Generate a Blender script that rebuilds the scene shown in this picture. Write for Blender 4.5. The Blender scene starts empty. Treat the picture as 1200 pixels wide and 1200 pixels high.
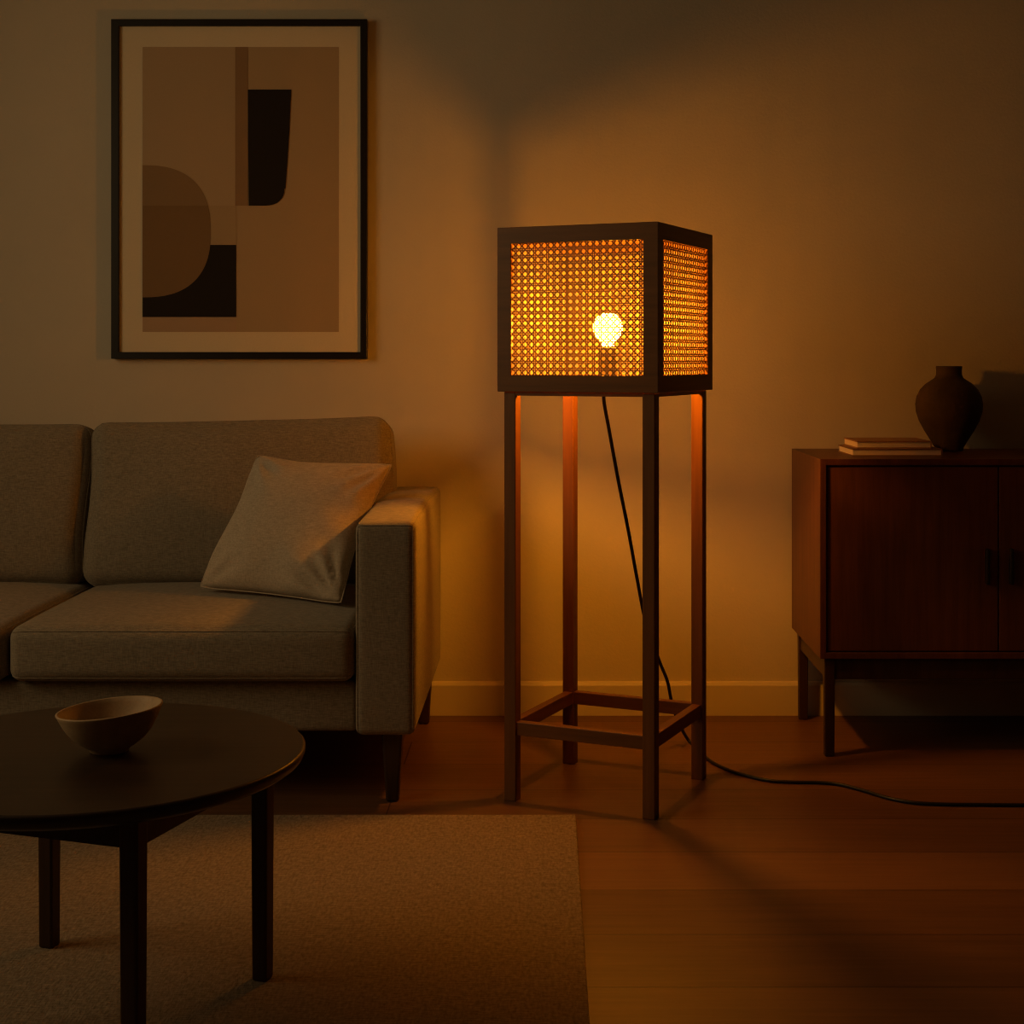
import bpy, bmesh, math, random
from mathutils import Vector, Matrix

random.seed(7)
PI = math.pi
S = bpy.context.scene
COL = S.collection

# ------------------------------------------------------------------ camera
F, X0, Y0 = 1740.0, 640.0, 420.0          # focal length and vanishing point of the photo, in its 1200 px frame
cam_data = bpy.data.cameras.new('camera')
cam_data.sensor_width = 36.0
cam_data.lens = 36.0 * F / 1200.0
cam_data.shift_x = -(X0 - 600.0) / 1200.0
cam_data.shift_y = -(600.0 - Y0) / 1200.0
cam_data.clip_start = 0.05
cam = bpy.data.objects.new('camera', cam_data)
COL.objects.link(cam)
cam.location = (0, 0, 1.0)
cam.rotation_euler = (PI / 2, 0, 0)
S.camera = cam

# ------------------------------------------------------------------ world, large lights, exposure
world = bpy.data.worlds.new('dusk')
S.world = world
world.use_nodes = True
world.node_tree.nodes['Background'].inputs['Color'].default_value = (1.0, 0.72, 0.42, 1)
world.node_tree.nodes['Background'].inputs['Strength'].default_value = 0.05

def area_light(name, loc, target, sx, sy, energy, color):
    d = bpy.data.lights.new(name, 'AREA')
    d.shape = 'RECTANGLE'; d.size = sx; d.size_y = sy
    d.energy = energy; d.color = color
    o = bpy.data.objects.new(name, d)
    d.spread = 2.3
    COL.objects.link(o)
    o.location = loc
    o.rotation_euler = (Vector(target) - Vector(loc)).to_track_quat('-Z', 'Y').to_euler()
    return o

# soft fill from the left, as dusk light through an added unseen window
area_light('window_fill', (-2.68, 2.25, 1.65), (-0.6, 2.9, 1.0), 1.4, 1.2, 8.8, (1.0, 0.69, 0.33))

BULB_STRENGTH = 525.0
BULB_COLOR = (1.0, 0.32, 0.014)

S.view_settings.view_transform = 'Standard'
S.view_settings.look = 'None'
S.view_settings.gamma = 1.0
S.view_settings.use_curve_mapping = False
S.view_settings.exposure = 0.0
S.cycles.use_denoising = True
S.cycles.filter_width = 1.1
S.cycles.max_bounces = 10
S.cycles.diffuse_bounces = 6
S.cycles.transmission_bounces = 8

# ------------------------------------------------------------------ materials
def new_mat(name, color, rough=0.6, spec=0.3):
    m = bpy.data.materials.new(name)
    m.use_nodes = True
    b = m.node_tree.nodes['Principled BSDF']
    b.inputs['Base Color'].default_value = (*color, 1)
    b.inputs['Roughness'].default_value = rough
    b.inputs['Specular IOR Level'].default_value = spec
    return m, m.node_tree.nodes, m.node_tree.links, b

def coords(N, L, scale=(1, 1, 1), rot=(0, 0, 0)):
    tc = N.new('ShaderNodeTexCoord')
    mp = N.new('ShaderNodeMapping')
    mp.inputs['Scale'].default_value = scale
    mp.inputs['Rotation'].default_value = rot
    L.new(tc.outputs['Object'], mp.inputs['Vector'])
    return mp.outputs['Vector']

def noise(N, L, vec, scale, detail=4, rough=0.55):
    n = N.new('ShaderNodeTexNoise')
    n.inputs['Scale'].default_value = scale
    n.inputs['Detail'].default_value = detail
    n.inputs['Roughness'].default_value = rough
    L.new(vec, n.inputs['Vector'])
    return n.outputs['Fac']

def ramp(N, L, fac, stops):
    r = N.new('ShaderNodeValToRGB')
    e = r.color_ramp.elements
    while len(e) < len(stops):
        e.new(0.5)
    for i, (p, c) in enumerate(stops):
        e[i].position = p
        e[i].color = (*c, 1)
    L.new(fac, r.inputs['Fac'])
    return r.outputs['Color']

def bump(N, L, b, height, strength, dist):
    n = N.new('ShaderNodeBump')
    n.inputs['Strength'].default_value = strength
    n.inputs['Distance'].default_value = dist
    L.new(height, n.inputs['Height'])
    L.new(n.outputs['Normal'], b.inputs['Normal'])

def math_node(N, L, op, a, b_):
    n = N.new('ShaderNodeMath')
    n.operation = op
    for i, v in enumerate((a, b_)):
        if isinstance(v, (int, float)):
            n.inputs[i].default_value = v
        else:
            L.new(v, n.inputs[i])
    return n.outputs[0]

def plaster(name, color, rough=0.85, bs=0.25):
    m, N, L, b = new_mat(name, color, rough, 0.15)
    v = coords(N, L)
    fine = noise(N, L, v, 130, 5, 0.6)
    big = noise(N, L, v, 3.0, 3)
    c2 = tuple(x * 0.93 for x in color)
    L.new(ramp(N, L, big, [(0.3, c2), (0.7, color)]), b.inputs['Base Color'])
    bump(N, L, b, fine, bs, 0.004)
    return m

def wood(name, dark, light, along='Z', rough=0.45, spec=0.35, scale=1.0):
    m, N, L, b = new_mat(name, dark, rough, spec)
    sc = {'X': (1.5, 26, 26), 'Y': (26, 1.5, 26), 'Z': (26, 26, 1.5)}[along]
    v = coords(N, L, tuple(s * scale for s in sc))
    g = noise(N, L, v, 2.2, 7, 0.62)
    L.new(ramp(N, L, g, [(0.28, dark), (0.72, light)]), b.inputs['Base Color'])
    bump(N, L, b, g, 0.12, 0.002)
    return m

def fabric(name, c1, c2, freq=430.0, bs=0.35, rough=0.95):
    m, N, L, b = new_mat(name, c1, rough, 0.1)
    v = coords(N, L)
    # crossing threads with irregular thickness
    v1 = coords(N, L, (freq, freq, freq * 0.16))
    v2 = coords(N, L, (freq * 0.16, freq, freq))
    n1 = noise(N, L, v1, 1.0, 2)
    n2 = noise(N, L, coords(N, L, (freq * 0.16, freq * 0.16, freq)), 1.0, 2)
    n3 = noise(N, L, v2, 1.0, 2)
    s = math_node(N, L, 'ADD', math_node(N, L, 'ADD', n1, n2), n3)
    s = math_node(N, L, 'MULTIPLY', s, 0.333)
    L.new(ramp(N, L, s, [(0.36, c1), (0.64, c2)]), b.inputs['Base Color'])
    bump(N, L, b, s, bs, 0.002)
    b.inputs['Sheen Weight'].default_value = 0.15
    return m

M = {}
M['wall'] = plaster('wall paint', (0.62, 0.56, 0.46))
M['low_bounce_wall'] = plaster('low bounce wall', (0.16, 0.12, 0.085))  # for the unseen right wall, darkened to cut the light it bounces back
M['ceiling'] = plaster('ceiling paint', (0.62, 0.58, 0.5))
M['trim'] = new_mat('trim paint', (0.64, 0.57, 0.46), 0.5, 0.3)[0]
M['walnut'] = wood('dark walnut', (0.122, 0.044, 0.007), (0.205, 0.076, 0.013), 'Z')
M['walnut_x'] = wood('dark walnut crosswise', (0.122, 0.044, 0.007), (0.205, 0.076, 0.013), 'X')
M['walnut_y'] = wood('dark walnut lengthwise', (0.122, 0.044, 0.007), (0.205, 0.076, 0.013), 'Y')
M['teak'] = wood('brown teak', (0.085, 0.028, 0.013), (0.16, 0.056, 0.024), 'Z', 0.42, 0.4)
M['teak_x'] = wood('brown teak crosswise', (0.085, 0.028, 0.013), (0.16, 0.056, 0.024), 'X', 0.4, 0.4)
M['black_wood'] = wood('black stained wood', (0.022, 0.013, 0.008), (0.045, 0.026, 0.015), 'X', 0.38, 0.4)
M['leg_wood'] = wood('dark leg wood', (0.03, 0.014, 0.008), (0.06, 0.028, 0.014), 'Z', 0.4, 0.4)
M['black_frame'] = new_mat('black frame lacquer', (0.012, 0.010, 0.009), 0.35, 0.4)[0]
M['cord'] = new_mat('black cord rubber', (0.008, 0.007, 0.007), 0.45, 0.4)[0]
M['socket'] = new_mat('brown socket', (0.07, 0.034, 0.016), 0.5, 0.3)[0]
M['handle'] = new_mat('dark handle', (0.02, 0.011, 0.008), 0.4, 0.4)[0]
M['sofa'] = fabric('grey beige upholstery', (0.175, 0.146, 0.108), (0.335, 0.282, 0.212))
M['pillow'] = fabric('beige linen', (0.37, 0.30, 0.22), (0.55, 0.45, 0.34), 380.0, 0.4)
M['cover'] = new_mat('book cover', (0.40, 0.22, 0.13), 0.6, 0.3)[0]
M['cover_dark'] = new_mat('darker book cover', (0.28, 0.15, 0.085), 0.6, 0.3)[0]
M['bookrim'] = new_mat('cut book pages', (0.92, 0.83, 0.72), 0.8, 0.1)[0]
M['glass_pane'] = new_mat('window glass', (1, 1, 1), 0.0, 0.5)[0]
M['glass_pane'].node_tree.nodes['Principled BSDF'].inputs['Transmission Weight'].default_value = 1.0

def mat_floor():
    m, N, L, b = new_mat('oak planks', (0.2, 0.1, 0.05), 0.42, 0.35)
    v = coords(N, L)
    br = N.new('ShaderNodeTexBrick')
    br.offset = 0.37
    br.inputs['Scale'].default_value = 1.0
    br.inputs['Brick Width'].default_value = 5.4
    br.inputs['Row Height'].default_value = 0.216
    br.inputs['Mortar Size'].default_value = 0.0018
    br.inputs['Mortar Smooth'].default_value = 0.3
    br.inputs['Color1'].default_value = (0.0, 0.0, 0.0, 1)
    br.inputs['Color2'].default_value = (1, 1, 1, 1)
    br.inputs['Mortar'].default_value = (0.5, 0.5, 0.5, 1)
    mp = N.new('ShaderNodeMapping')
    mp.inputs['Location'].default_value = (0.35, 0.015, 0)
    L.new(v, mp.inputs['Vector'])
    L.new(mp.outputs['Vector'], br.inputs['Vector'])
    g = noise(N, L, coords(N, L, (1.6, 34, 1)), 2.0, 8, 0.65)
    big = noise(N, L, coords(N, L, (1.0, 6, 1)), 1.3, 3)
    bw = N.new('ShaderNodeRGBToBW')
    L.new(br.outputs['Color'], bw.inputs['Color'])
    t = math_node(N, L, 'ADD', math_node(N, L, 'MULTIPLY', g, 0.6), math_node(N, L, 'MULTIPLY', bw.outputs[0], 0.30))
    t = math_node(N, L, 'ADD', t, math_node(N, L, 'MULTIPLY', big, 0.14))
    c = ramp(N, L, t, [(0.25, (0.10, 0.046, 0.019)), (0.75, (0.225, 0.108, 0.047))])
    mx = N.new('ShaderNodeMix'); mx.data_type = 'RGBA'
    L.new(br.outputs['Fac'], mx.inputs['Factor'])
    L.new(c, mx.inputs['A'])
    mx.inputs['B'].default_value = (0.05, 0.022, 0.009, 1)
    L.new(mx.outputs['Result'], b.inputs['Base Color'])
    h = math_node(N, L, 'SUBTRACT', math_node(N, L, 'MULTIPLY', g, 0.25), br.outputs['Fac'])
    bump(N, L, b, h, 0.25, 0.002)
    return m
M['floor'] = mat_floor()

def mat_rug():
    m, N, L, b = new_mat('woven rug wool', (0.5, 0.42, 0.32), 0.95, 0.05)
    v = coords(N, L)
    w1 = noise(N, L, coords(N, L, (190, 60, 1)), 1.0, 2)
    w2 = noise(N, L, coords(N, L, (60, 260, 1)), 1.0, 2)
    s = math_node(N, L, 'MULTIPLY', math_node(N, L, 'ADD', w1, w2), 0.5)
    L.new(ramp(N, L, s, [(0.35, (0.18, 0.135, 0.09)), (0.65, (0.345, 0.27, 0.19))]), b.inputs['Base Color'])
    bump(N, L, b, s, 0.7, 0.006)
    return m
M['rug'] = mat_rug()

def mat_vase():
    m, N, L, b = new_mat('dark stoneware', (0.05, 0.03, 0.018), 0.7, 0.25)
    v = coords(N, L)
    n = noise(N, L, v, 9, 6, 0.65)
    L.new(ramp(N, L, n, [(0.3, (0.05, 0.032, 0.018)), (0.75, (0.115, 0.072, 0.038))]), b.inputs['Base Color'])
    bump(N, L, b, noise(N, L, v, 60, 4), 0.25, 0.004)
    return m
M['vase'] = mat_vase()

def mat_bowl():
    m, N, L, b = new_mat('sand stoneware', (0.5, 0.4, 0.28), 0.6, 0.3)
    v = coords(N, L)
    n = noise(N, L, v, 26, 5, 0.6)
    sp = noise(N, L, v, 300, 2, 0.5)
    t = math_node(N, L, 'ADD', math_node(N, L, 'MULTIPLY', n, 0.7), math_node(N, L, 'MULTIPLY', sp, 0.3))
    L.new(ramp(N, L, t, [(0.3, (0.36, 0.245, 0.14)), (0.7, (0.52, 0.37, 0.22))]), b.inputs['Base Color'])
    bump(N, L, b, n, 0.15, 0.003)
    return m
M['bowl'] = mat_bowl()

def mat_cane():
    m, N, L, b = new_mat('woven cane', (0.40, 0.21, 0.07), 0.5, 0.3)
    out = N['Material Output']
    tr = N.new('ShaderNodeBsdfTranslucent')
    tr.inputs['Color'].default_value = (0.32, 0.155, 0.035, 1)
    mx = N.new('ShaderNodeMixShader')
    mx.inputs['Fac'].default_value = 0.30
    L.new(b.outputs[0], mx.inputs[1])
    L.new(tr.outputs[0], mx.inputs[2])
    L.new(mx.outputs[0], out.inputs['Surface'])
    return m
M['cane'] = mat_cane()

def mat_lining():
    m = bpy.data.materials.new('sheer lining')
    m.use_nodes = True
    N, L = m.node_tree.nodes, m.node_tree.links
    N.remove(N['Principled BSDF'])
    t = N.new('ShaderNodeBsdfTransparent')
    tr = N.new('ShaderNodeBsdfTranslucent'); tr.inputs['Color'].default_value = (0.9, 0.85, 0.72, 1)
    df = N.new('ShaderNodeBsdfDiffuse'); df.inputs['Color'].default_value = (0.9, 0.85, 0.72, 1)
    a = N.new('ShaderNodeMixShader'); a.inputs['Fac'].default_value = 0.45
    b = N.new('ShaderNodeMixShader'); b.inputs['Fac'].default_value = 0.042
    L.new(tr.outputs[0], a.inputs[1]); L.new(df.outputs[0], a.inputs[2])
    L.new(t.outputs[0], b.inputs[1]); L.new(a.outputs[0], b.inputs[2])
    L.new(b.outputs[0], N['Material Output'].inputs['Surface'])
    return m
M['lining'] = mat_lining()

def mat_bulb():
    m = bpy.data.materials.new('lit bulb glass')
    m.use_nodes = True
    N, L = m.node_tree.nodes, m.node_tree.links
    N.remove(N['Principled BSDF'])
    e = N.new('ShaderNodeEmission')
    e.inputs['Color'].default_value = (*BULB_COLOR, 1)
    e.inputs['Strength'].default_value = BULB_STRENGTH
    L.new(e.outputs[0], N['Material Output'].inputs['Surface'])
    return m
M['bulb'] = mat_bulb()

PRINT = {
    'mat': (0.72, 0.63, 0.47), 'ground': (0.44, 0.325, 0.20), 'upper': (0.46, 0.345, 0.225),
    'mid': (0.42, 0.31, 0.19), 'strip': (0.30, 0.19, 0.105), 'round': (0.285, 0.185, 0.10),
    'round_low': (0.235, 0.145, 0.073), 'black': (0.018, 0.013, 0.010), 'base': (0.45, 0.315, 0.21),
}
PM = {}
for k, c in PRINT.items():
    mm, N, L, b = new_mat('print ink ' + k, c, 0.75, 0.2)
    n = noise(N, L, coords(N, L), 240, 3)
    L.new(ramp(N, L, n, [(0.3, tuple(x * 0.96 for x in c)), (0.7, c)]), b.inputs['Base Color'])
    PM[k] = mm

# ------------------------------------------------------------------ object helpers
def link(name, bm, mat, parent=None, smooth=False, loc=None, mats=None):
    """Link bm (world coordinates, or the frame of the root thing given by loc) as one mesh object."""
    me = bpy.data.meshes.new(name)
    bmesh.ops.recalc_face_normals(bm, faces=bm.faces[:])
    if loc is not None:
        bmesh.ops.translate(bm, verts=bm.verts[:], vec=-Vector(loc))
    if smooth:
        for f in bm.faces:
            f.smooth = True
    bm.to_mesh(me)
    bm.free()
    for m in (mats or [mat]):
        me.materials.append(m)
    o = bpy.data.objects.new(name, me)
    COL.objects.link(o)
    if parent:
        o.parent = parent
    elif loc is not None:
        o.location = loc
    return o

def tag(o, label, cat, group=None):
    o['label'] = label
    o['category'] = cat
    if group:
        o['group'] = group
    return o

def thing(name, label, cat, loc=(0, 0, 0), rz=0.0, group=None):
    o = bpy.data.objects.new(name, None)
    COL.objects.link(o)
    o.empty_display_size = 0.1
    o.location = loc
    o.rotation_euler = (0, 0, rz)
    return tag(o, label, cat, group)

def struct(name, bm, mat):
    o = link(name, bm, mat)
    o['kind'] = 'structure'
    return o

def bev(o, w, seg=2, angle=0.6):
    md = o.modifiers.new('bevel', 'BEVEL')
    md.width = w
    md.segments = seg
    md.limit_method = 'ANGLE'
    md.angle_limit = angle
    return o

def box(x0, x1, y0, y1, z0, z1, bm=None):
    bm = bm or bmesh.new()
    v = [bm.verts.new((x, y, z)) for z in (z0, z1) for y in (y0, y1) for x in (x0, x1)]
    for f in ((0, 1, 3, 2), (4, 5, 7, 6), (0, 1, 5, 4), (2, 3, 7, 6), (0, 2, 6, 4), (1, 3, 7, 5)):
        bm.faces.new([v[i] for i in f])
    return bm

def prism_between(a, b, wa, wb, bm=None, rz=0.0):
    """Square-section bar from a up to b; wa, wb = section widths (x, y) at each end."""
    bm = bm or bmesh.new()
    c, s = math.cos(rz), math.sin(rz)
    rings = []
    for p, w in ((a, wa), (b, wb)):
        rings.append([bm.verts.new((p[0] + c * dx * w[0] / 2 - s * dy * w[1] / 2,
                                    p[1] + s * dx * w[0] / 2 + c * dy * w[1] / 2, p[2]))
                      for dx, dy in ((-1, -1), (1, -1), (1, 1), (-1, 1))])
    for i in range(4):
        j = (i + 1) % 4
        bm.faces.new((rings[0][i], rings[0][j], rings[1][j], rings[1][i]))
    bm.faces.new(rings[0][::-1])
    bm.faces.new(rings[1])
    return bm

def lathe(profile, c, seg=64, bm=None, warp=None):
    """Turn (r, z) points about the vertical through c; a closed loop of points if it ends on the axis."""
    bm = bm or bmesh.new()
    rings = []
    for r, z in profile:
        if r < 1e-6:
            rings.append([bm.verts.new((c[0], c[1], c[2] + z))])
        else:
            ring = []
            for k in range(seg):
                a = 2 * PI * k / seg
                p = [r * math.cos(a), r * math.sin(a), z]
                if warp:
                    p = warp(p)
                ring.append(bm.verts.new((c[0] + p[0], c[1] + p[1], c[2] + p[2])))
            rings.append(ring)
    for a, b in zip(rings, rings[1:]):
        n = max(len(a), len(b))
        for k in range(n):
            j = (k + 1) % n
            q = [a[k % len(a)], a[j % len(a)], b[j % len(b)], b[k % len(b)]]
            u = []
            for v in q:
                if v not in u:
                    u.append(v)
            if len(u) >= 3:
                bm.faces.new(u)
    return bm

def catmull(pts, n=10):
    pts = [Vector(p) for p in pts]
    P = [2 * pts[0] - pts[1]] + pts + [2 * pts[-1] - pts[-2]]
    out = []
    for i in range(1, len(P) - 2):
        p0, p1, p2, p3 = P[i - 1:i + 3]
        for k in range(n):
            t = k / n
            out.append(0.5 * ((2 * p1) + (p2 - p0) * t + (2 * p0 - 5 * p1 + 4 * p2 - p3) * t * t
                              + (3 * p1 - p0 - 3 * p2 + p3) * t ** 3))
    out.append(pts[-1])
    return out

def tube(pts, r, seg=8, closed=False, bm=None):
    bm = bm or bmesh.new()
    pts = [Vector(p) for p in pts]
    n = len(pts)
    rings = []
    up = None
    for i in range(n):
        a = pts[(i - 1) % n] if (closed or i > 0) else pts[0]
        b = pts[(i + 1) % n] if (closed or i < n - 1) else pts[-1]
        t = (b - a).normalized()
        if up is None:
            up = Vector((0, 0, 1)) if abs(t.z) < 0.9 else Vector((1, 0, 0))
        u = (up - t * up.dot(t)).normalized()
        up = u
        w = t.cross(u)
        rings.append([bm.verts.new(pts[i] + r * (math.cos(2 * PI * k / seg) * u + math.sin(2 * PI * k / seg) * w))
                      for k in range(seg)])
    m = n if closed else n - 1
    for i in range(m):
        A, B = rings[i], rings[(i + 1) % n]
        for k in range(seg):
            j = (k + 1) % seg
            bm.faces.new((A[k], A[j], B[j], B[k]))
    if not closed:
        bm.faces.new(rings[0][::-1])
        bm.faces.new(rings[-1])
    return bm

def soft_point(half, r, puff=(0, 0, 0), shape=None):
    """Maps a point of the plain box to the rounded, bulging one."""
    hx, hy, hz = half
    e = lambda t: max(0.0, 1 - abs(t) ** 2.4)
    def f(x, y, z):
        p = Vector((x, y, z))
        q = Vector((max(-hx + r, min(hx - r, x)), max(-hy + r, min(hy - r, y)), max(-hz + r, min(hz - r, z))))
        d = p - q
        if d.length > 1e-9:
            p = q + d.normalized() * r
        u, v, w = x / hx, y / hy, z / hz
        p.x += puff[0] * u * e(v) * e(w)
        p.y += puff[1] * v * e(u) * e(w)
        p.z += puff[2] * w * e(u) * e(v)
        return shape(p) if shape else p
    return f

def soft_box(half, r, puff=(0, 0, 0), fine=5, mid=12, shape=None):
    """Rounded box about the origin whose faces bulge by puff; shape(v) bends it further."""
    hx, hy, hz = half
    sp = soft_point(half, r, puff, shape)
    def axis(h):
        a = [-h + r * (1 - math.cos(PI / 2 * k / fine)) for k in range(fine + 1)]
        m = [-h + r + (2 * h - 2 * r) * k / mid for k in range(1, mid)]
        return a + m + [-x for x in reversed(a)]
    ax, ay, az = axis(hx), axis(hy), axis(hz)
    bm = bmesh.new()
    cache = {}
    def vert(x, y, z):
        key = (round(x, 6), round(y, 6), round(z, 6))
        if key not in cache:
            cache[key] = bm.verts.new(sp(x, y, z))
        return cache[key]
    def face(A, B, f):
        for i in range(len(A) - 1):
            for j in range(len(B) - 1):
                q = [vert(*f(A[i], B[j])), vert(*f(A[i + 1], B[j])), vert(*f(A[i + 1], B[j + 1])), vert(*f(A[i], B[j + 1]))]
                if len(set(q)) == 4:
                    try:
                        bm.faces.new(q)
                    except ValueError:
                        pass
    for s in (-1, 1):
        face(ax, ay, lambda a, b: (a, b, s * hz))
        face(ax, az, lambda a, b: (a, s * hy, b))
        face(ay, az, lambda a, b: (s * hx, a, b))
    return bm

def edge_loop(hx, hz, n=24, open_bottom=False):
    """(x, z) samples round a rectangle, from the lower left up over the top and down."""
    L = [(-hx, -hz + 2 * hz * k / n) for k in range(n)] + [(-hx + 2 * hx * k / n, hz) for k in range(n)] + \
        [(hx, hz - 2 * hz * k / n) for k in range(n + (1 if open_bottom else 0))]
    if not open_bottom:
        L += [(hx - 2 * hx * k / n, -hz) for k in range(n)]
    return L

def moved(bm, mat):
    bmesh.ops.transform(bm, matrix=mat, verts=bm.verts[:])
    return bm

def rounded_rect(w, h, r, n=6):
    """Points of a rounded rectangle about the origin, counter-clockwise, in the plane."""
    pts = []
    for cx, cy, a0 in ((w / 2 - r, h / 2 - r, 0), (-w / 2 + r, h / 2 - r, PI / 2),
                       (-w / 2 + r, -h / 2 + r, PI), (w / 2 - r, -h / 2 + r, 1.5 * PI)):
        for k in range(n + 1):
            a = a0 + PI / 2 * k / n
            pts.append((cx + r * math.cos(a), cy + r * math.sin(a)))
    return pts

def extrude_poly(pts, z0, z1, bm=None):
    bm = bm or bmesh.new()
    lo = [bm.verts.new((x, y, z0)) for x, y in pts]
    hi = [bm.verts.new((x, y, z1)) for x, y in pts]
    n = len(pts)
    for i in range(n):
        j = (i + 1) % n
        bm.faces.new((lo[i], lo[j], hi[j], hi[i]))
    bm.faces.new(lo[::-1])
    bm.faces.new(hi)
    return bm

def at(px, py, d):
    """World point behind a point of the photo at depth d."""
    return Vector(((px - X0) * d / F, d, 1.0 - (py - Y0) * d / F))

def on_floor(px, py, z=0.0):
    d = F * (1.0 - z) / (py - Y0)
    return Vector(((px - X0) * d / F, d, z))

# ------------------------------------------------------------------ the room
WALL_Y, LX, RX, FY, CZ = 4.17, -2.6, 2.15, -1.2, 2.55
struct('floor', box(LX - 0.1, RX + 0.1, FY - 0.1, WALL_Y + 0.1, -0.08, 0.0), M['floor'])
struct('ceiling', box(LX - 0.1, RX + 0.1, FY - 0.1, WALL_Y + 0.1, CZ, CZ + 0.1), M['ceiling'])
struct('wall_back', box(LX, RX, WALL_Y, WALL_Y + 0.1, 0, CZ), M['wall'])
struct('wall_right', box(RX, RX + 0.1, FY - 0.1, WALL_Y + 0.1, 0, CZ), M['low_bounce_wall'])
struct('wall_front', box(LX, RX, FY - 0.1, FY, 0, CZ), M['wall'])

def ring_wall(x0, x1, ya, yb, za, zb, y0, y1, z0, z1):
    bm = bmesh.new()
    out = [(ya, za), (yb, za), (yb, zb), (ya, zb)]
    inn = [(y0, z0), (y1, z0), (y1, z1), (y0, z1)]
    R = {}
    for x in (x0, x1):
        R[x] = ([bm.verts.new((x, y, z)) for y, z in out], [bm.verts.new((x, y, z)) for y, z in inn])
    for i in range(4):
        j = (i + 1) % 4
        for x in (x0, x1):
            bm.faces.new((R[x][0][i], R[x][0][j], R[x][1][j], R[x][1][i]))
        for k in (0, 1):
            bm.faces.new((R[x0][k][i], R[x0][k][j], R[x1][k][j], R[x1][k][i]))
    return bm
struct('wall_left', ring_wall(LX - 0.1, LX, FY - 0.1, WALL_Y + 0.1, 0, CZ, 1.5, 3.0, 1.0, 2.3), M['wall'])
win = struct('fill_window_1', ring_wall(LX - 0.06, LX + 0.012, 1.45, 3.05, 0.95, 2.35, 1.55, 2.95, 1.05, 2.25), M['trim'])  # unseen window frame, added around the fill light

def skirting(bm_x0, bm_x1):
    """Skirting board with a small eased top, along the back wall."""
    prof = [(0.0, 0.0), (-0.014, 0.0), (-0.014, 0.084), (-0.009, 0.092), (0.0, 0.094)]
    bm = bmesh.new()
    A = [bm.verts.new((bm_x0, WALL_Y + y, z)) for y, z in prof]
    B = [bm.verts.new((bm_x1, WALL_Y + y, z)) for y, z in prof]
    n = len(prof)
    for i in range(n):
        j = (i + 1) % n
        bm.faces.new((A[i], A[j], B[j], B[i]))
    bm.faces.new(A[::-1]); bm.faces.new(B)
    return bm
struct('baseboard_back', skirting(LX, RX), M['trim'])

# ------------------------------------------------------------------ rug
RUG_T = 0.009
rx0, rx1, ry0, ry1 = -2.25, 0.065, 1.15, 3.228
bm = soft_box(((rx1 - rx0) / 2, (ry1 - ry0) / 2, RUG_T / 2), RUG_T * 0.45, fine=3, mid=8)
rug = link('rug', moved(bm, Matrix.Translation(((rx0 + rx1) / 2, (ry0 + ry1) / 2, RUG_T / 2))), M['rug'], smooth=True,
           loc=((rx0 + rx1) / 2, (ry0 + ry1) / 2, 0))
tag(rug, 'large flat beige woven rug under the round coffee table', 'rug')

# ------------------------------------------------------------------ sofa
SF = 3.30                                   # front plane of the arms
SOFA_LOC = (-1.2, 3.72, 0)
sofa = thing('sofa', 'grey-beige fabric two-seat sofa with piped arms and dark tapered legs', 'sofa', SOFA_LOC)
AX0, AX1 = -0.425, -0.292                   # right arm, left and right faces
SOFA_MID = -1.2
BACK_Y = 4.12

def sofa_part(name, bm, mat, parent=None, smooth=True):
    return link(name, bm, mat, parent or sofa, smooth, loc=SOFA_LOC)

def mirror_x(x):
    return 2 * SOFA_MID - x

for side in (1, -1):
    hx, hy, hz = (AX1 - AX0) / 2, (BACK_Y - SF) / 2, (0.645 - 0.160) / 2
    cx = (AX0 + AX1) / 2 if side > 0 else mirror_x((AX0 + AX1) / 2)
    def arm_shape(p):
        p = p.copy()
        p.z -= 0.012 * max(0.0, (-p.y) / hy) * (1 if p.z > 0 else 0)      # top sinks a little to the front
        return p
    half, puff, r = (hx, hy, hz), (0.006, 0.002, 0.006), 0.017
    T = Matrix.Translation((cx, (SF + BACK_Y) / 2, 0.160 + hz))
    a = sofa_part('arm', moved(soft_box(half, r, puff, shape=arm_shape), T), M['sofa'])
    f = soft_point(half, r, puff, arm_shape)
    pts = [T @ f(x, -hy, z) for x, z in edge_loop(hx, hz, 24, True)]
    sofa_part('piping', tube(pts, 0.0024, 6), M['sofa'], a)
    for sx in (-1, 1):                      # seams along the top
        pts = [T @ f(sx * hx, -hy + 2 * hy * k / 24, hz) for k in range(25)]
        sofa_part('piping', tube(pts, 0.0020, 6), M['sofa'], a)

inner0, inner1 = mirror_x(AX0), AX0
bm = soft_box(((inner1 - inner0) / 2, (BACK_Y - SF - 0.03) / 2, 0.058), 0.012, fine=3)
sofa_part('base_frame', moved(bm, Matrix.Translation((SOFA_MID, (SF + 0.03 + BACK_Y) / 2, 0.162 + 0.058))), M['sofa'])
bm = soft_box(((inner1 - inner0) / 2, 0.045, (0.755 - 0.27) / 2), 0.03)
sofa_part('back_frame', moved(bm, Matrix.Translation((SOFA_MID, BACK_Y - 0.05, (0.755 + 0.27) / 2))), M['sofa'])

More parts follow.
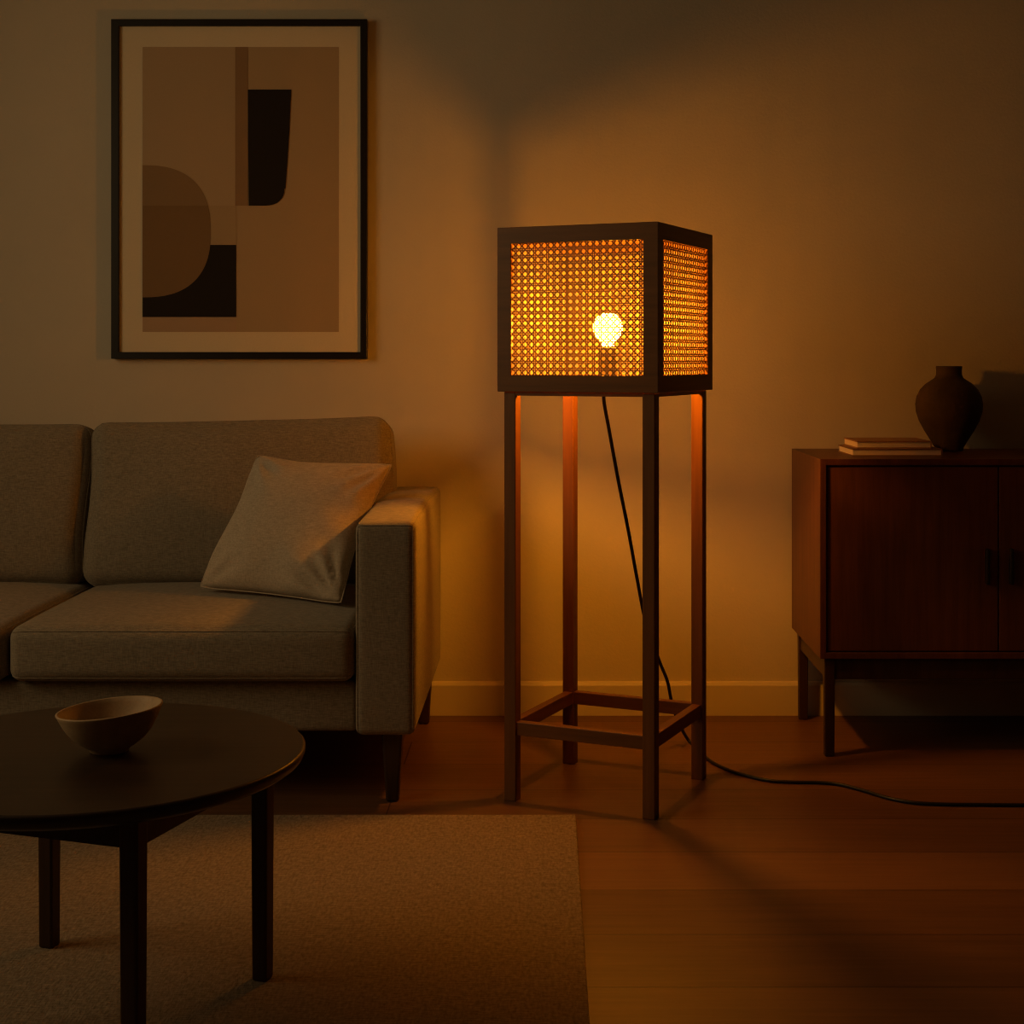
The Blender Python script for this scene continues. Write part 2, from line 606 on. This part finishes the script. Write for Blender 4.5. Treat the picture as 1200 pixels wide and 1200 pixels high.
def cushion_seat(x0, x1):
    y0, y1, z0, z1 = SF - 0.008, 3.99, 0.279, 0.404
    hx, hy, hz = (x1 - x0) / 2, (y1 - y0) / 2, (z1 - z0) / 2
    c = Vector(((x0 + x1) / 2, (y0 + y1) / 2, (z0 + z1) / 2))
    def sh(p):
        p = p.copy()
        if p.z > 0:                         # crowned top
            p.z += 0.014 * max(0, 1 - (p.x / hx) ** 4) * max(0, 1 - (p.y / hy) ** 4)
        return p
    half, puff, r = (hx, hy, hz), (0.003, 0.006, 0.004), 0.028
    T = Matrix.Translation(c)
    o = sofa_part('seat_cushion', moved(soft_box(half, r, puff, shape=sh), T), M['sofa'])
    f = soft_point(half, r, puff, sh)
    for zl in (hz - 0.006, -hz + 0.006):    # piping round the front and sides, above and below
        loop = [(-hx, hy - 2 * hy * k / 16) for k in range(16)] + [(-hx + 2 * hx * k / 40, -hy) for k in range(40)] + [(hx, -hy + 2 * hy * k / 16) for k in range(17)]
        sofa_part('piping', tube([T @ f(x, y, zl) for x, y in loop], 0.0020, 6), M['sofa'], o)

def cushion_back(x0, x1, lift, seed, back=0.0):
    rnd = random.Random(seed)
    ph = [rnd.uniform(0, 6.28) for _ in range(4)]
    hx, hy, hz = (x1 - x0) / 2, 0.075, 0.215
    def sh(p):
        p = p.copy()
        u, w = p.x / hx, p.z / hz
        # corners stay pulled out, edges sag between them
        p.z += 0.010 * (abs(u) ** 3 - 0.4) * (1 if w > 0 else 0) + lift * (u + 1) / 2 * max(0, w)
        p.x += (0.006 * math.sin(3 * w + ph[0])) * abs(u)
        p.y += 0.006 * math.sin(5 * u + ph[1]) * math.cos(3 * w + ph[2]) * (1 if p.y < 0 else 0)
        return p
    half, puff, r = (hx, hy, hz), (0.006, 0.030, 0.006), 0.045
    ctr = Vector(((x0 + x1) / 2, 3.957 + back, 0.607))
    T = Matrix.Translation(ctr) @ Matrix.Rotation(math.radians(-9), 4, 'X')
    o = sofa_part('back_cushion', moved(soft_box(half, r, puff, fine=7, shape=sh), T), M['sofa'])
    f = soft_point(half, r, puff, sh)
    sofa_part('piping', tube([T @ f(x, -hy + 0.030, z) for x, z in edge_loop(hx, hz, 30)], 0.0018, 6, True), M['sofa'], o)

cushion_seat(SOFA_MID + 0.004, inner1 - 0.002)
cushion_seat(inner0 + 0.002, SOFA_MID - 0.004)
cushion_back(SOFA_MID - 0.005, inner1 + 0.012, 0.018, 1)
cushion_back(inner0 - 0.012, SOFA_MID - 0.016, -0.004, 2, 0.014)

for lx, ly in ((-0.347, 3.36), (-0.335, 4.07), (mirror_x(-0.347), 3.36), (mirror_x(-0.335), 4.07)):
    dx = 0.004 if lx > SOFA_MID else -0.004
    o = sofa_part('leg', prism_between((lx, ly, 0), (lx, ly, 0.166), (0.029, 0.029), (0.048, 0.048)), M['leg_wood'], smooth=False)
    bev(o, 0.006, 3)

# ------------------------------------------------------------------ throw pillow leaning in the sofa's corner
def make_pillow():
    # corners: left/right of the lower edge, then of the upper edge
    BL, BR = at(232, 691, 3.67), at(401, 709, 3.50)
    TL, TR = at(301, 532, 3.77), at(462, 543, 3.71)
    BL.z += 0.004
    nrm = ((BR - BL) + (TR - TL)).cross((TL - BL) + (TR - BR)).normalized()
    if nrm.y > 0:
        nrm = -nrm
    n = 44
    rnd = random.Random(5)
    bm = bmesh.new()
    def sample(i, j, s):
        u, v = 2 * i / n - 1, 2 * j / n - 1
        # edges curve in between the corners
        uu = u * (1 - (0.045 if u < 0 else 0.11) * (1 - v * v)) + (0.030 * math.sin(3.0 * v + 0.4) * (1 - v * v) if u < 0 else 0.0)
        dip = (1 - u * u) * (0.075 - 0.060 * u * (1 - abs(u))) if v > 0 else 0.035 * (1 - u * u)
        vv = v * (1 - dip)
        k = abs(u * v) ** 7                 # blunt corners
        uu *= 1 - 0.030 * k; vv *= 1 - 0.030 * k
        a, b = (uu + 1) / 2, (vv + 1) / 2
        p = (BL * (1 - a) + BR * a) * (1 - b) + (TL * (1 - a) + TR * a) * b
        h = max(0, (1 - abs(u) ** 2.6)) ** 0.52 * max(0, (1 - abs(v) ** 2.6)) ** 0.52
        t = 0.060 * h if s > 0 else 0.030 * h
        # creases running in from the corners and along the edges
        w = 0.0
        for cu, cv, k, amp in ((1, -1, 15, 0.010), (1, 1, 13, 0.006), (-1, 1, 11, 0.006), (-1, -1, 10, 0.004)):
            du, dv = u - cu, v - cv
            r = math.hypot(du, dv)
            ang = math.atan2(dv, du)
            w += amp * math.sin(k * ang + cu) * math.exp(-((r - 0.38) / 0.26) ** 2)
        w += 0.0035 * math.sin(9 * u + 2 * v) * math.exp(-((v + 0.75) / 0.3) ** 2)
        w += 0.004 * math.sin(12 * v + 3 * u) * math.exp(-((u - 0.7) / 0.25) ** 2)
        t += w * min(1, h * 2.2)
        return p + nrm * t * s
    G = {}
    for s in (1, -1):
        for i in range(n + 1):
            for j in range(n + 1):
                edge = i in (0, n) or j in (0, n)
                if s < 0 and edge:
                    G[s, i, j] = G[1, i, j]
                else:
                    G[s, i, j] = bm.verts.new(sample(i, j, s))
        for i in range(n):
            for j in range(n):
                bm.faces.new((G[s, i, j], G[s, i + 1, j], G[s, i + 1, j + 1], G[s, i, j + 1]))
    seam = [G[1, i, 0].co.copy() for i in range(n)] + [G[1, n, j].co.copy() for j in range(n)] + \
           [G[1, i, n].co.copy() for i in range(n, 0, -1)] + [G[1, 0, j].co.copy() for j in range(n, 0, -1)]
    loc = (BL + BR) / 2
    root = thing('throw_pillow', 'square beige linen throw pillow leaning against the sofa arm', 'pillow', loc)
    body = link('pillow_body', bm, M['pillow'], root, True, loc=loc)
    link('seam', tube(seam, 0.0018, 6, True), M['pillow'], body, True, loc=loc)
make_pillow()

# ------------------------------------------------------------------ framed abstract print
def make_picture():
    y_back, y_front = WALL_Y, WALL_Y - 0.026
    sc = F / (WALL_Y - 0.018)
    X = lambda px: (px - X0) / sc
    Z = lambda py: 1.0 - (py - Y0) / sc
    loc = (X(281), WALL_Y, Z(420.5))
    root = thing('framed_print', 'black-framed abstract print in browns and black hanging above the sofa', 'picture', loc)
    top = 23
    o0, o1, ob, ot = X(131), X(430.5), Z(420.5), Z(top)
    i0, i1, ib, it = X(140), X(422.5), Z(412.5), Z(top + 8)
    bm = bmesh.new()
    out = [(o0, ob), (o1, ob), (o1, ot), (o0, ot)]
    inn = [(i0, ib), (i1, ib), (i1, it), (i0, it)]
    R = [[[bm.verts.new((x, y, z)) for x, z in loop] for loop in (out, inn)] for y in (y_front, y_back)]
    for i in range(4):
        j = (i + 1) % 4
        for d in (0, 1):
            bm.faces.new((R[d][0][i], R[d][0][j], R[d][1][j], R[d][1][i]))
            bm.faces.new((R[0][d][i], R[0][d][j], R[1][d][j], R[1][d][i]))
    f = link('frame', bm, M['black_frame'], root, loc=loc)
    bev(f, 0.0012, 2)
    ym = y_front + 0.010
    link('mat_board', box(i0, i1, ym, y_back - 0.002, ib, it), PM['mat'], root, loc=loc)
    # the print: flat inks laid over one another
    bm = bmesh.new()
    names = list(PM)
    layer = [0]
    def poly(pts, ink):
        y = ym - 0.0006 - 0.00025 * layer[0]
        layer[0] += 1
        f = bm.faces.new([bm.verts.new((X(px), y, Z(py))) for px, py in pts])
        f.material_index = names.index(ink)
    def rect(x0, y0, x1, y1, ink):
        poly([(x0, y0), (x1, y0), (x1, y1), (x0, y1)], ink)
    rect(167, 55, 397, 389, 'ground')
    rect(167, 371.5, 276.8, 389, 'base')
    rect(167, 55, 275.5, 241, 'upper')
    rect(275.5, 55, 290.5, 241, 'strip')
    rect(167, 241, 276.8, 287, 'mid')
    rect(167, 287, 276.8, 371.5, 'black')
    # half-round: flat left side, full belly on the right
    def d_shape(y0, y1):
        pts = []
        for k in range(49):
            a = -PI / 2 + PI * k / 48
            c, s = math.cos(a), math.sin(a)
            cy = 271 if s < 0 else 271
            x = 167 + 80 * max(0, c) ** (2 / 2.5)
            y = 271 + 77.5 * (abs(s) ** (2 / 2.5)) * (1 if s > 0 else -1)
            if y0 - 1e-6 <= y <= y1 + 1e-6:
                pts.append((x, y))
        return pts
    xcut = 167 + 80 * (1 - (30 / 77.5) ** 2.5) ** (1 / 2.5)
    poly([(167, 241)] + [(167, 193.5)] + d_shape(193.5, 241)[1:] + [(xcut, 241)], 'round')
    poly([(167, 241), (xcut, 241)] + d_shape(241, 348.5)[:-1] + [(167, 348.5)], 'round_low')
    # black form hanging from above, rounded at its lower right
    pts = [(290.5, 105), (341.5, 105), (338.7, 162), (336.5, 195), (334.5, 221)]
    for k in range(9):
        a = PI / 2 * k / 8
        pts.append((311 + 22.5 * math.cos(a) ** 0.9, 221 + 20 * math.sin(a) ** 0.9))
    pts += [(291.5, 241)]
    poly(pts, 'black')
    link('print', bm, None, root, loc=loc, mats=[PM[k] for k in names])
make_picture()

# ------------------------------------------------------------------ coffee table
TC = Vector((-0.694, 2.267, RUG_T))
TOP_Z = 0.400
def make_table():
    root = thing('coffee_table', 'round black-stained wooden coffee table standing on the rug', 'table', TC)
    R = 0.3225
    prof = [(0, TOP_Z - 0.024), (R - 0.014, TOP_Z - 0.024), (R - 0.004, TOP_Z - 0.017), (R, TOP_Z - 0.008), (R, TOP_Z - 0.003), (R - 0.003, TOP_Z), (R - 0.006, TOP_Z), (0, TOP_Z)]
    o = link('tabletop', lathe(prof, (TC.x, TC.y, 0), 128), M['black_wood'], root, True, loc=TC)
    near, right, far, left = Vector((-0.5620, 2.022)), Vector((-0.4530, 2.372)), Vector((-0.838, 2.505)), Vector((-0.942, 2.150))
    posts = [near, right, far, left]
    ang = math.atan2(right.y - near.y, right.x - near.x)
    for p in posts:
        o = link('leg', prism_between((p.x, p.y, RUG_T), (p.x, p.y, TOP_Z - 0.024), (0.026, 0.026), (0.029, 0.029), rz=ang), M['leg_wood'], root, loc=TC)
        bev(o, 0.004, 3)
    for i in range(4):
        a, b = posts[i], posts[(i + 1) % 4]
        d = (b - a).normalized()
        nn = Vector((-d.y, d.x)) * 0.009
        a2, b2 = a + d * 0.012, b - d * 0.012
        pts = [a2 - nn, b2 - nn, b2 + nn, a2 + nn]
        o = link('apron', extrude_poly([(p.x, p.y) for p in pts], 0.335, TOP_Z - 0.024), M['black_wood'], root, loc=TC)
make_table()

def make_bowl():
    c = Vector((-0.667, 2.268, TOP_Z))
    H = 0.066
    tl = math.tan(math.radians(4.6))
    def warp(p):
        t = max(0, min(1, p[2] / H))
        return [p[0] * (1 + 0.02 * t), p[1], p[2] + p[0] * tl * t * t]
    outer = [(0, 0.0015), (0.026, 0.0), (0.029, 0.002), (0.031, 0.006), (0.041, 0.0125), (0.053, 0.022), (0.063, 0.034), (0.0705, 0.048), (0.0755, 0.060), (0.0775, 0.0645), (0.0775, 0.066)]
    inner = [(0.0755, 0.0668), (0.0735, 0.0655), (0.0705, 0.058), (0.065, 0.045), (0.056, 0.031), (0.044, 0.0195), (0.028, 0.011), (0.014, 0.0085), (0, 0.008)]
    o = link('bowl', lathe(outer + inner, c, 72, warp=warp), M['bowl'], None, True, loc=c)
    tag(o, 'small sand-coloured stoneware bowl with uneven rim on the coffee table', 'bowl')
make_bowl()

# ------------------------------------------------------------------ sideboard
def make_sideboard():
    yf, yb = F / 468.0, 4.148
    x0, x1 = 0.686, 1.590
    zt, zb = 0.748, 0.247
    loc = ((x0 + x1) / 2, (yf + yb) / 2, 0)
    root = thing('sideboard', 'low reddish-brown wooden sideboard with two doors on slim dark legs', 'sideboard', loc)
    def P(name, bm, mat, parent=None, b=0.0015):
        o = link(name, bm, mat, parent or root, loc=loc)
        bev(o, b, 2)
        return o
    t = 0.016
    # carcass: top, bottom and sides as one mitred box open to the front
    bm = bmesh.new()
    out = [(x0, zb), (x1, zb), (x1, zt), (x0, zt)]
    inn = [(x0 + t, zb + t), (x1 - t, zb + t), (x1 - t, zt - t), (x0 + t, zt - t)]
    fr = [[bm.verts.new((x, yf, z)) for x, z in l] for l in (out, inn)]
    bo = [bm.verts.new((x, yb, z)) for x, z in out]
    bi = [bm.verts.new((x, yb - 0.012, z)) for x, z in inn]
    for i in range(4):
        j = (i + 1) % 4
        bm.faces.new((fr[0][i], fr[0][j], fr[1][j], fr[1][i]))
        bm.faces.new((fr[0][i], fr[0][j], bo[j], bo[i]))
        bm.faces.new((fr[1][i], fr[1][j], bi[j], bi[i]))
    bm.faces.new(bo); bm.faces.new(bi)
    P('carcass', bm, M['teak'])
    xm = 1.1350
    dy = yf + 0.006
    for a, b, hx in ((x0 + t + 0.003, xm - 0.0015, xm - 0.030), (xm + 0.0015, x1 - t - 0.003, xm + 0.030)):
        d = P('door', box(a, b, dy, dy + 0.018, zb + t + 0.003, zt - t - 0.003), M['teak'])
        bm = soft_box((0.0045, 0.008, 0.045), 0.003, fine=3, mid=3)
        h = link('handle', moved(bm, Matrix.Translation((hx, dy - 0.006, 1.0 - (664 - 420) / 468.0))), M['handle'], d, True, loc=loc)
    # stand: legs joined by rails below the carcass
    ya, yc = yf + 0.020, yb - 0.030
    lx0, lx1 = x0 + 0.026, x1 - 0.026
    for lx in (lx0, lx1):
        for ly in (ya, yc):
            o = P('leg', prism_between((lx, ly, 0), (lx, ly, zb), (0.024, 0.024), (0.027, 0.027)), M['leg_wood'], b=0.003)
    for ly in (ya, yc):
        P('rail', box(lx0 + 0.012, lx1 - 0.012, ly - 0.009, ly + 0.009, 0.194, zb - 0.001), M['leg_wood'])
    for lx in (lx0, lx1):
        P('rail', box(lx - 0.009, lx + 0.009, ya + 0.012, yc - 0.012, 0.194, zb - 0.001), M['leg_wood'])
    return zt
SB_TOP = make_sideboard()

def make_book(x0, x1, y0, y1, z0, h, label, cover, rz=0.0):
    cx, cy = (x0 + x1) / 2, (y0 + y1) / 2
    root = thing('book', label, 'book', (cx, cy, z0), rz, 'books lying on the sideboard')
    hx, hy, t = (x1 - x0) / 2, (y1 - y0) / 2, 0.0030
    # cover: two boards and a slightly rounded spine at the right end, one folded sheet
    prof = [(-hx, 0), (hx - 0.001, 0), (hx + 0.0006, h * 0.25), (hx + 0.0012, h * 0.5), (hx + 0.0006, h * 0.75), (hx - 0.001, h), (-hx, h),
            (-hx, h - t), (hx - t, h - t), (hx - t, t), (-hx, t)]
    bm = bmesh.new()
    A = [bm.verts.new((x, -hy, z)) for x, z in prof]
    B = [bm.verts.new((x, hy, z)) for x, z in prof]
    for i in range(len(prof)):
        j = (i + 1) % len(prof)
        bm.faces.new((A[i], A[j], B[j], B[i]))
    bm.faces.new(A[::-1]); bm.faces.new(B)
    link('cover', bm, cover, root)
    link('pages', box(-hx + 0.002, hx - t, -hy + 0.003, hy - 0.003, t, h - t), M['bookrim'], root)
BH = 0.0195
make_book(0.788, 1.020, 3.822, 4.005, SB_TOP, BH, 'lower, wider book of the two lying on the sideboard', M['cover_dark'])
make_book(0.801, 0.994, 3.828, 3.998, SB_TOP + BH, BH, 'upper, smaller book of the two lying on the sideboard', M['cover'])

def make_vase():
    c = Vector((1.0975, 4.045, SB_TOP))
    prof = [(0, 0.0), (0.034, 0.0), (0.037, 0.003), (0.039, 0.010), (0.049, 0.028), (0.066, 0.055), (0.080, 0.082), (0.088, 0.107), (0.0895, 0.128),
            (0.086, 0.148), (0.077, 0.167), (0.063, 0.182), (0.048, 0.192), (0.038, 0.199), (0.0345, 0.207), (0.0340, 0.218), (0.0350, 0.228),
            (0.0345, 0.231), (0.0315, 0.231), (0.030, 0.222), (0.030, 0.205), (0.040, 0.192), (0.070, 0.165), (0.080, 0.128), (0.060, 0.06), (0.03, 0.02), (0, 0.016)]
    o = link('vase', lathe(prof, c, 72), M['vase'], None, True, loc=c)
    tag(o, 'round dark brown stoneware vase with short neck on the sideboard', 'vase')
make_vase()

# ------------------------------------------------------------------ cane floor lamp
LAMP = Vector((0.1436, 3.452, 0))
LROT = math.atan2(-0.1357, 0.3038)           # the lamp stands turned towards the right
lamp = thing('floor_lamp', 'lit square floor lamp with woven cane shade on a four-legged walnut stand', 'floor lamp', LAMP, LROT)
BZ0, BZ1, BHALF = 0.925, 1.295, 0.1925
LEGC, LEGW = 0.1665, 0.029

def lpart(name, bm, mat, parent=None, smooth=False):
    return link(name, bm, mat, parent or lamp, smooth)

for sx in (-1, 1):
    for sy in (-1, 1):
        o = lpart('leg', prism_between((sx * LEGC, sy * LEGC, 0), (sx * LEGC, sy * LEGC, BZ0 - 0.0005 + (0.010 if sx < 0 and sy > 0 else 0)), (LEGW, LEGW), (LEGW, LEGW)), M['walnut'])
        bev(o, 0.002, 2)
for k in range(4):
    r = Matrix.Rotation(k * PI / 2, 4, 'Z')
    e = LEGC - LEGW / 2 + 0.001
    o = lpart('stretcher', moved(box(-e, e, -LEGC - 0.010, -LEGC + 0.012, 0.149, 0.179), r), M['walnut_x'] if k % 2 == 0 else M['walnut_y'])
    bev(o, 0.0015, 2)

# narrow lip below the two front sides of the shade
for k in (0, 1):
    e = LEGC + LEGW / 2 - 0.001
    lpart('lip', moved(box(-e, e, -e, -e + 0.010, BZ0 - 0.009, BZ0), Matrix.Rotation(k * PI / 2, 4, 'Z')), M['walnut_x'])

ST, RL, TH = 0.034, 0.037, 0.011
def side_frame(zb, sl, sr, zi):
    """One side of the shade: four mitred rails round an opening, its ends mitred to its neighbours.
    The two sides towards the wall have a slim lower rail, raised to let light down the wall (zb is its underside)."""
    bm = bmesh.new()
    H, Ht = BHALF, BHALF - TH
    out_f = [(-H, zb), (H, zb), (H, BZ1), (-H, BZ1)]
    out_b = [(-Ht, zb), (Ht, zb), (Ht, BZ1), (-Ht, BZ1)]
    a, b = -H + sl, H - sr
    inn = [(a, zi), (b, zi), (b, BZ1 - RL), (a, BZ1 - RL)]
    fo = [bm.verts.new((x, -H, z)) for x, z in out_f]
    fi = [bm.verts.new((x, -H, z)) for x, z in inn]
    bo = [bm.verts.new((x, -Ht, z)) for x, z in out_b]
    bi = [bm.verts.new((x, -Ht, z)) for x, z in inn]
    for i in range(4):
        j = (i + 1) % 4
        bm.faces.new((fo[i], fo[j], fi[j], fi[i]))
        bm.faces.new((bo[i], bo[j], bi[j], bi[i]))
        bm.faces.new((fo[i], fo[j], bo[j], bo[i]))
        bm.faces.new((fi[i], fi[j], bi[j], bi[i]))
    return bm

def cane_panel(sl, sr, zi):
    """Six-way woven cane: paired uprights and cross strands with both diagonals, each a flat strip."""
    wl, wr, z0, z1 = -BHALF + sl - 0.003, BHALF - sr + 0.003, zi - 0.003, BZ1 - RL + 0.003
    w = BHALF
    h = z1 - z0
    c = 0.0158
    yb = -(BHALF - 0.0075)
    t = 0.0003
    bm = bmesh.new()
    def strip(p, q, wd, lay):
        p, q = Vector(p), Vector(q)
        d = (q - p).normalized()
        nn = Vector((-d.y, d.x)) * wd / 2
        y = yb + lay * 0.00018
        vs = []
        for yy in (y, y + t):
            for r in (p - nn, q - nn, q + nn, p + nn):
                vs.append(bm.verts.new((r.x, yy, r.y)))
        for f in ((0, 1, 2, 3), (4, 5, 6, 7), (0, 1, 5, 4), (1, 2, 6, 5), (2, 3, 7, 6), (3, 0, 4, 7)):
            bm.faces.new([vs[i] for i in f])
    def clip(a, b):
        # clip segment to the panel
        (xa, za), (xb, zb_) = a, b
        t0, t1 = 0.0, 1.0
        for p0, dd, lo, hi in ((xa, xb - xa, wl, wr), (za, zb_ - za, z0, z1)):
            if abs(dd) < 1e-12:
                if p0 < lo or p0 > hi:
                    return None
                continue
            u0, u1 = (lo - p0) / dd, (hi - p0) / dd
            if u0 > u1:
                u0, u1 = u1, u0
            t0, t1 = max(t0, u0), min(t1, u1)
        if t1 - t0 < 1e-4:
            return None
        f = lambda s: (xa + (xb - xa) * s, za + (zb_ - za) * s)
        return f(t0), f(t1)
    n = int(2 * w / c) + 2
    zc = (BZ0 + BZ1) / 2
    for k in range(-n, n + 1):
        for dlt in (-0.0021, 0.0021):
            x = (k + 0.5) * c + dlt
            if wl < x < wr:
                strip((x, z0), (x, z1), 0.0023, 0)
            z = zc + (k + 0.5) * c + dlt
            if z0 < z < z1:
                strip((wl, z), (wr, z), 0.0023, 1)
    for k in range(-2 * n, 2 * n + 1):
        o = (k + 0.5) * c
        big = 2 * (w + h)
        s = clip((-big + o, zc - big), (big + o, zc + big))
        if s:
            strip(s[0], s[1], 0.0029, 2)
        s = clip((-big + o, zc + big), (big + o, zc - big))
        if s:
            strip(s[0], s[1], 0.0029, 3)
    return bm

SLIM = 0.0135                                # corner post nearest the wall, slimmed to soften its shadow there
for k, (sl, sr, up, zi) in enumerate(((ST, ST, 0.0, BZ0 + RL), (ST, ST, 0.0, BZ0 + RL), (ST, SLIM, 0.022, BZ0 + RL - 0.002), (SLIM, ST, 0.013, BZ0 + 0.027))):
    r = Matrix.Rotation(k * PI / 2, 4, 'Z')
    o = lpart('shade_frame', moved(side_frame(BZ0 + up, sl, sr, zi), r), M['walnut_x'] if k % 2 == 0 else M['walnut_y'])
    bev(o, 0.0008, 1)
    lpart('cane_panel', moved(cane_panel(sl, sr, zi), r), M['cane'])
    lpart('lining', moved(box(-BHALF + sl - 0.004, BHALF - sr + 0.004, -(BHALF - 0.0100), -(BHALF - 0.0097), zi - 0.004, BZ1 - RL + 0.004), r), M['lining'])
hi = BHALF - TH - 0.0005
o = lpart('shade_top', box(-hi, hi, -hi, hi, BZ1 - 0.014, BZ1 - 0.002), M['walnut_x'])
o = lpart('socket_bar', box(-hi, hi, -0.016, 0.016, BZ0 + 0.002, BZ0 + 0.014), M['walnut_x'])
bulb_z = 1.072
sock = lpart('bulb_socket', lathe([(0, BZ0 + 0.014), (0.0235, BZ0 + 0.014), (0.0235, BZ0 + 0.040), (0.021, BZ0 + 0.046), (0.020, 1.022), (0.0185, 1.026), (0, 1.026)], (0, 0, 0), 40), M['socket'], smooth=True)
bp = [(0.0, 1.0262), (0.0135, 1.0262), (0.0145, 1.034)]
for k in range(1, 25):
    a = -PI / 2 + 0.55 + (PI - 0.55) * k / 24
    bp.append((max(0.0, 0.0345 * math.cos(a)), bulb_z + 0.0345 * math.sin(a)))
bp[-1] = (0.0, bulb_z + 0.0345)
lpart('bulb', lathe(bp, (0, 0, 0), 32), M['bulb'], smooth=True)

def make_cord():
    inv = (Matrix.Translation(LAMP) @ Matrix.Rotation(LROT, 4, 'Z')).inverted()
    r = 0.0042
    pts = [Vector((LAMP.x, LAMP.y, BZ0 + 0.004)), at(707.5, 466, 3.452), at(714, 505, 3.47), at(724, 560, 3.51), at(736, 620, 3.56), at(746, 675, 3.62),
           at(757, 730, 3.68), at(772, 773, 3.735), at(782, 798, 3.775), at(787, 822, 3.80), at(795, 846, 3.80)]
    for px, py in ((808, 869), (829, 889), (846, 899), (868, 907), (900, 914.5), (930, 916.5), (960, 917), (985, 919.5), (1012, 926.5), (1040, 935),
                   (1070, 940.5), (1105, 942.5), (1150, 943), (1210, 943.5), (1280, 942), (1400, 935)):
        pts.append(on_floor(px, py, r))
    pts = [inv @ p for p in catmull(pts, 8)]
    lpart('power_cord', tube(pts, r, 10), M['cord'], smooth=True)
make_cord()
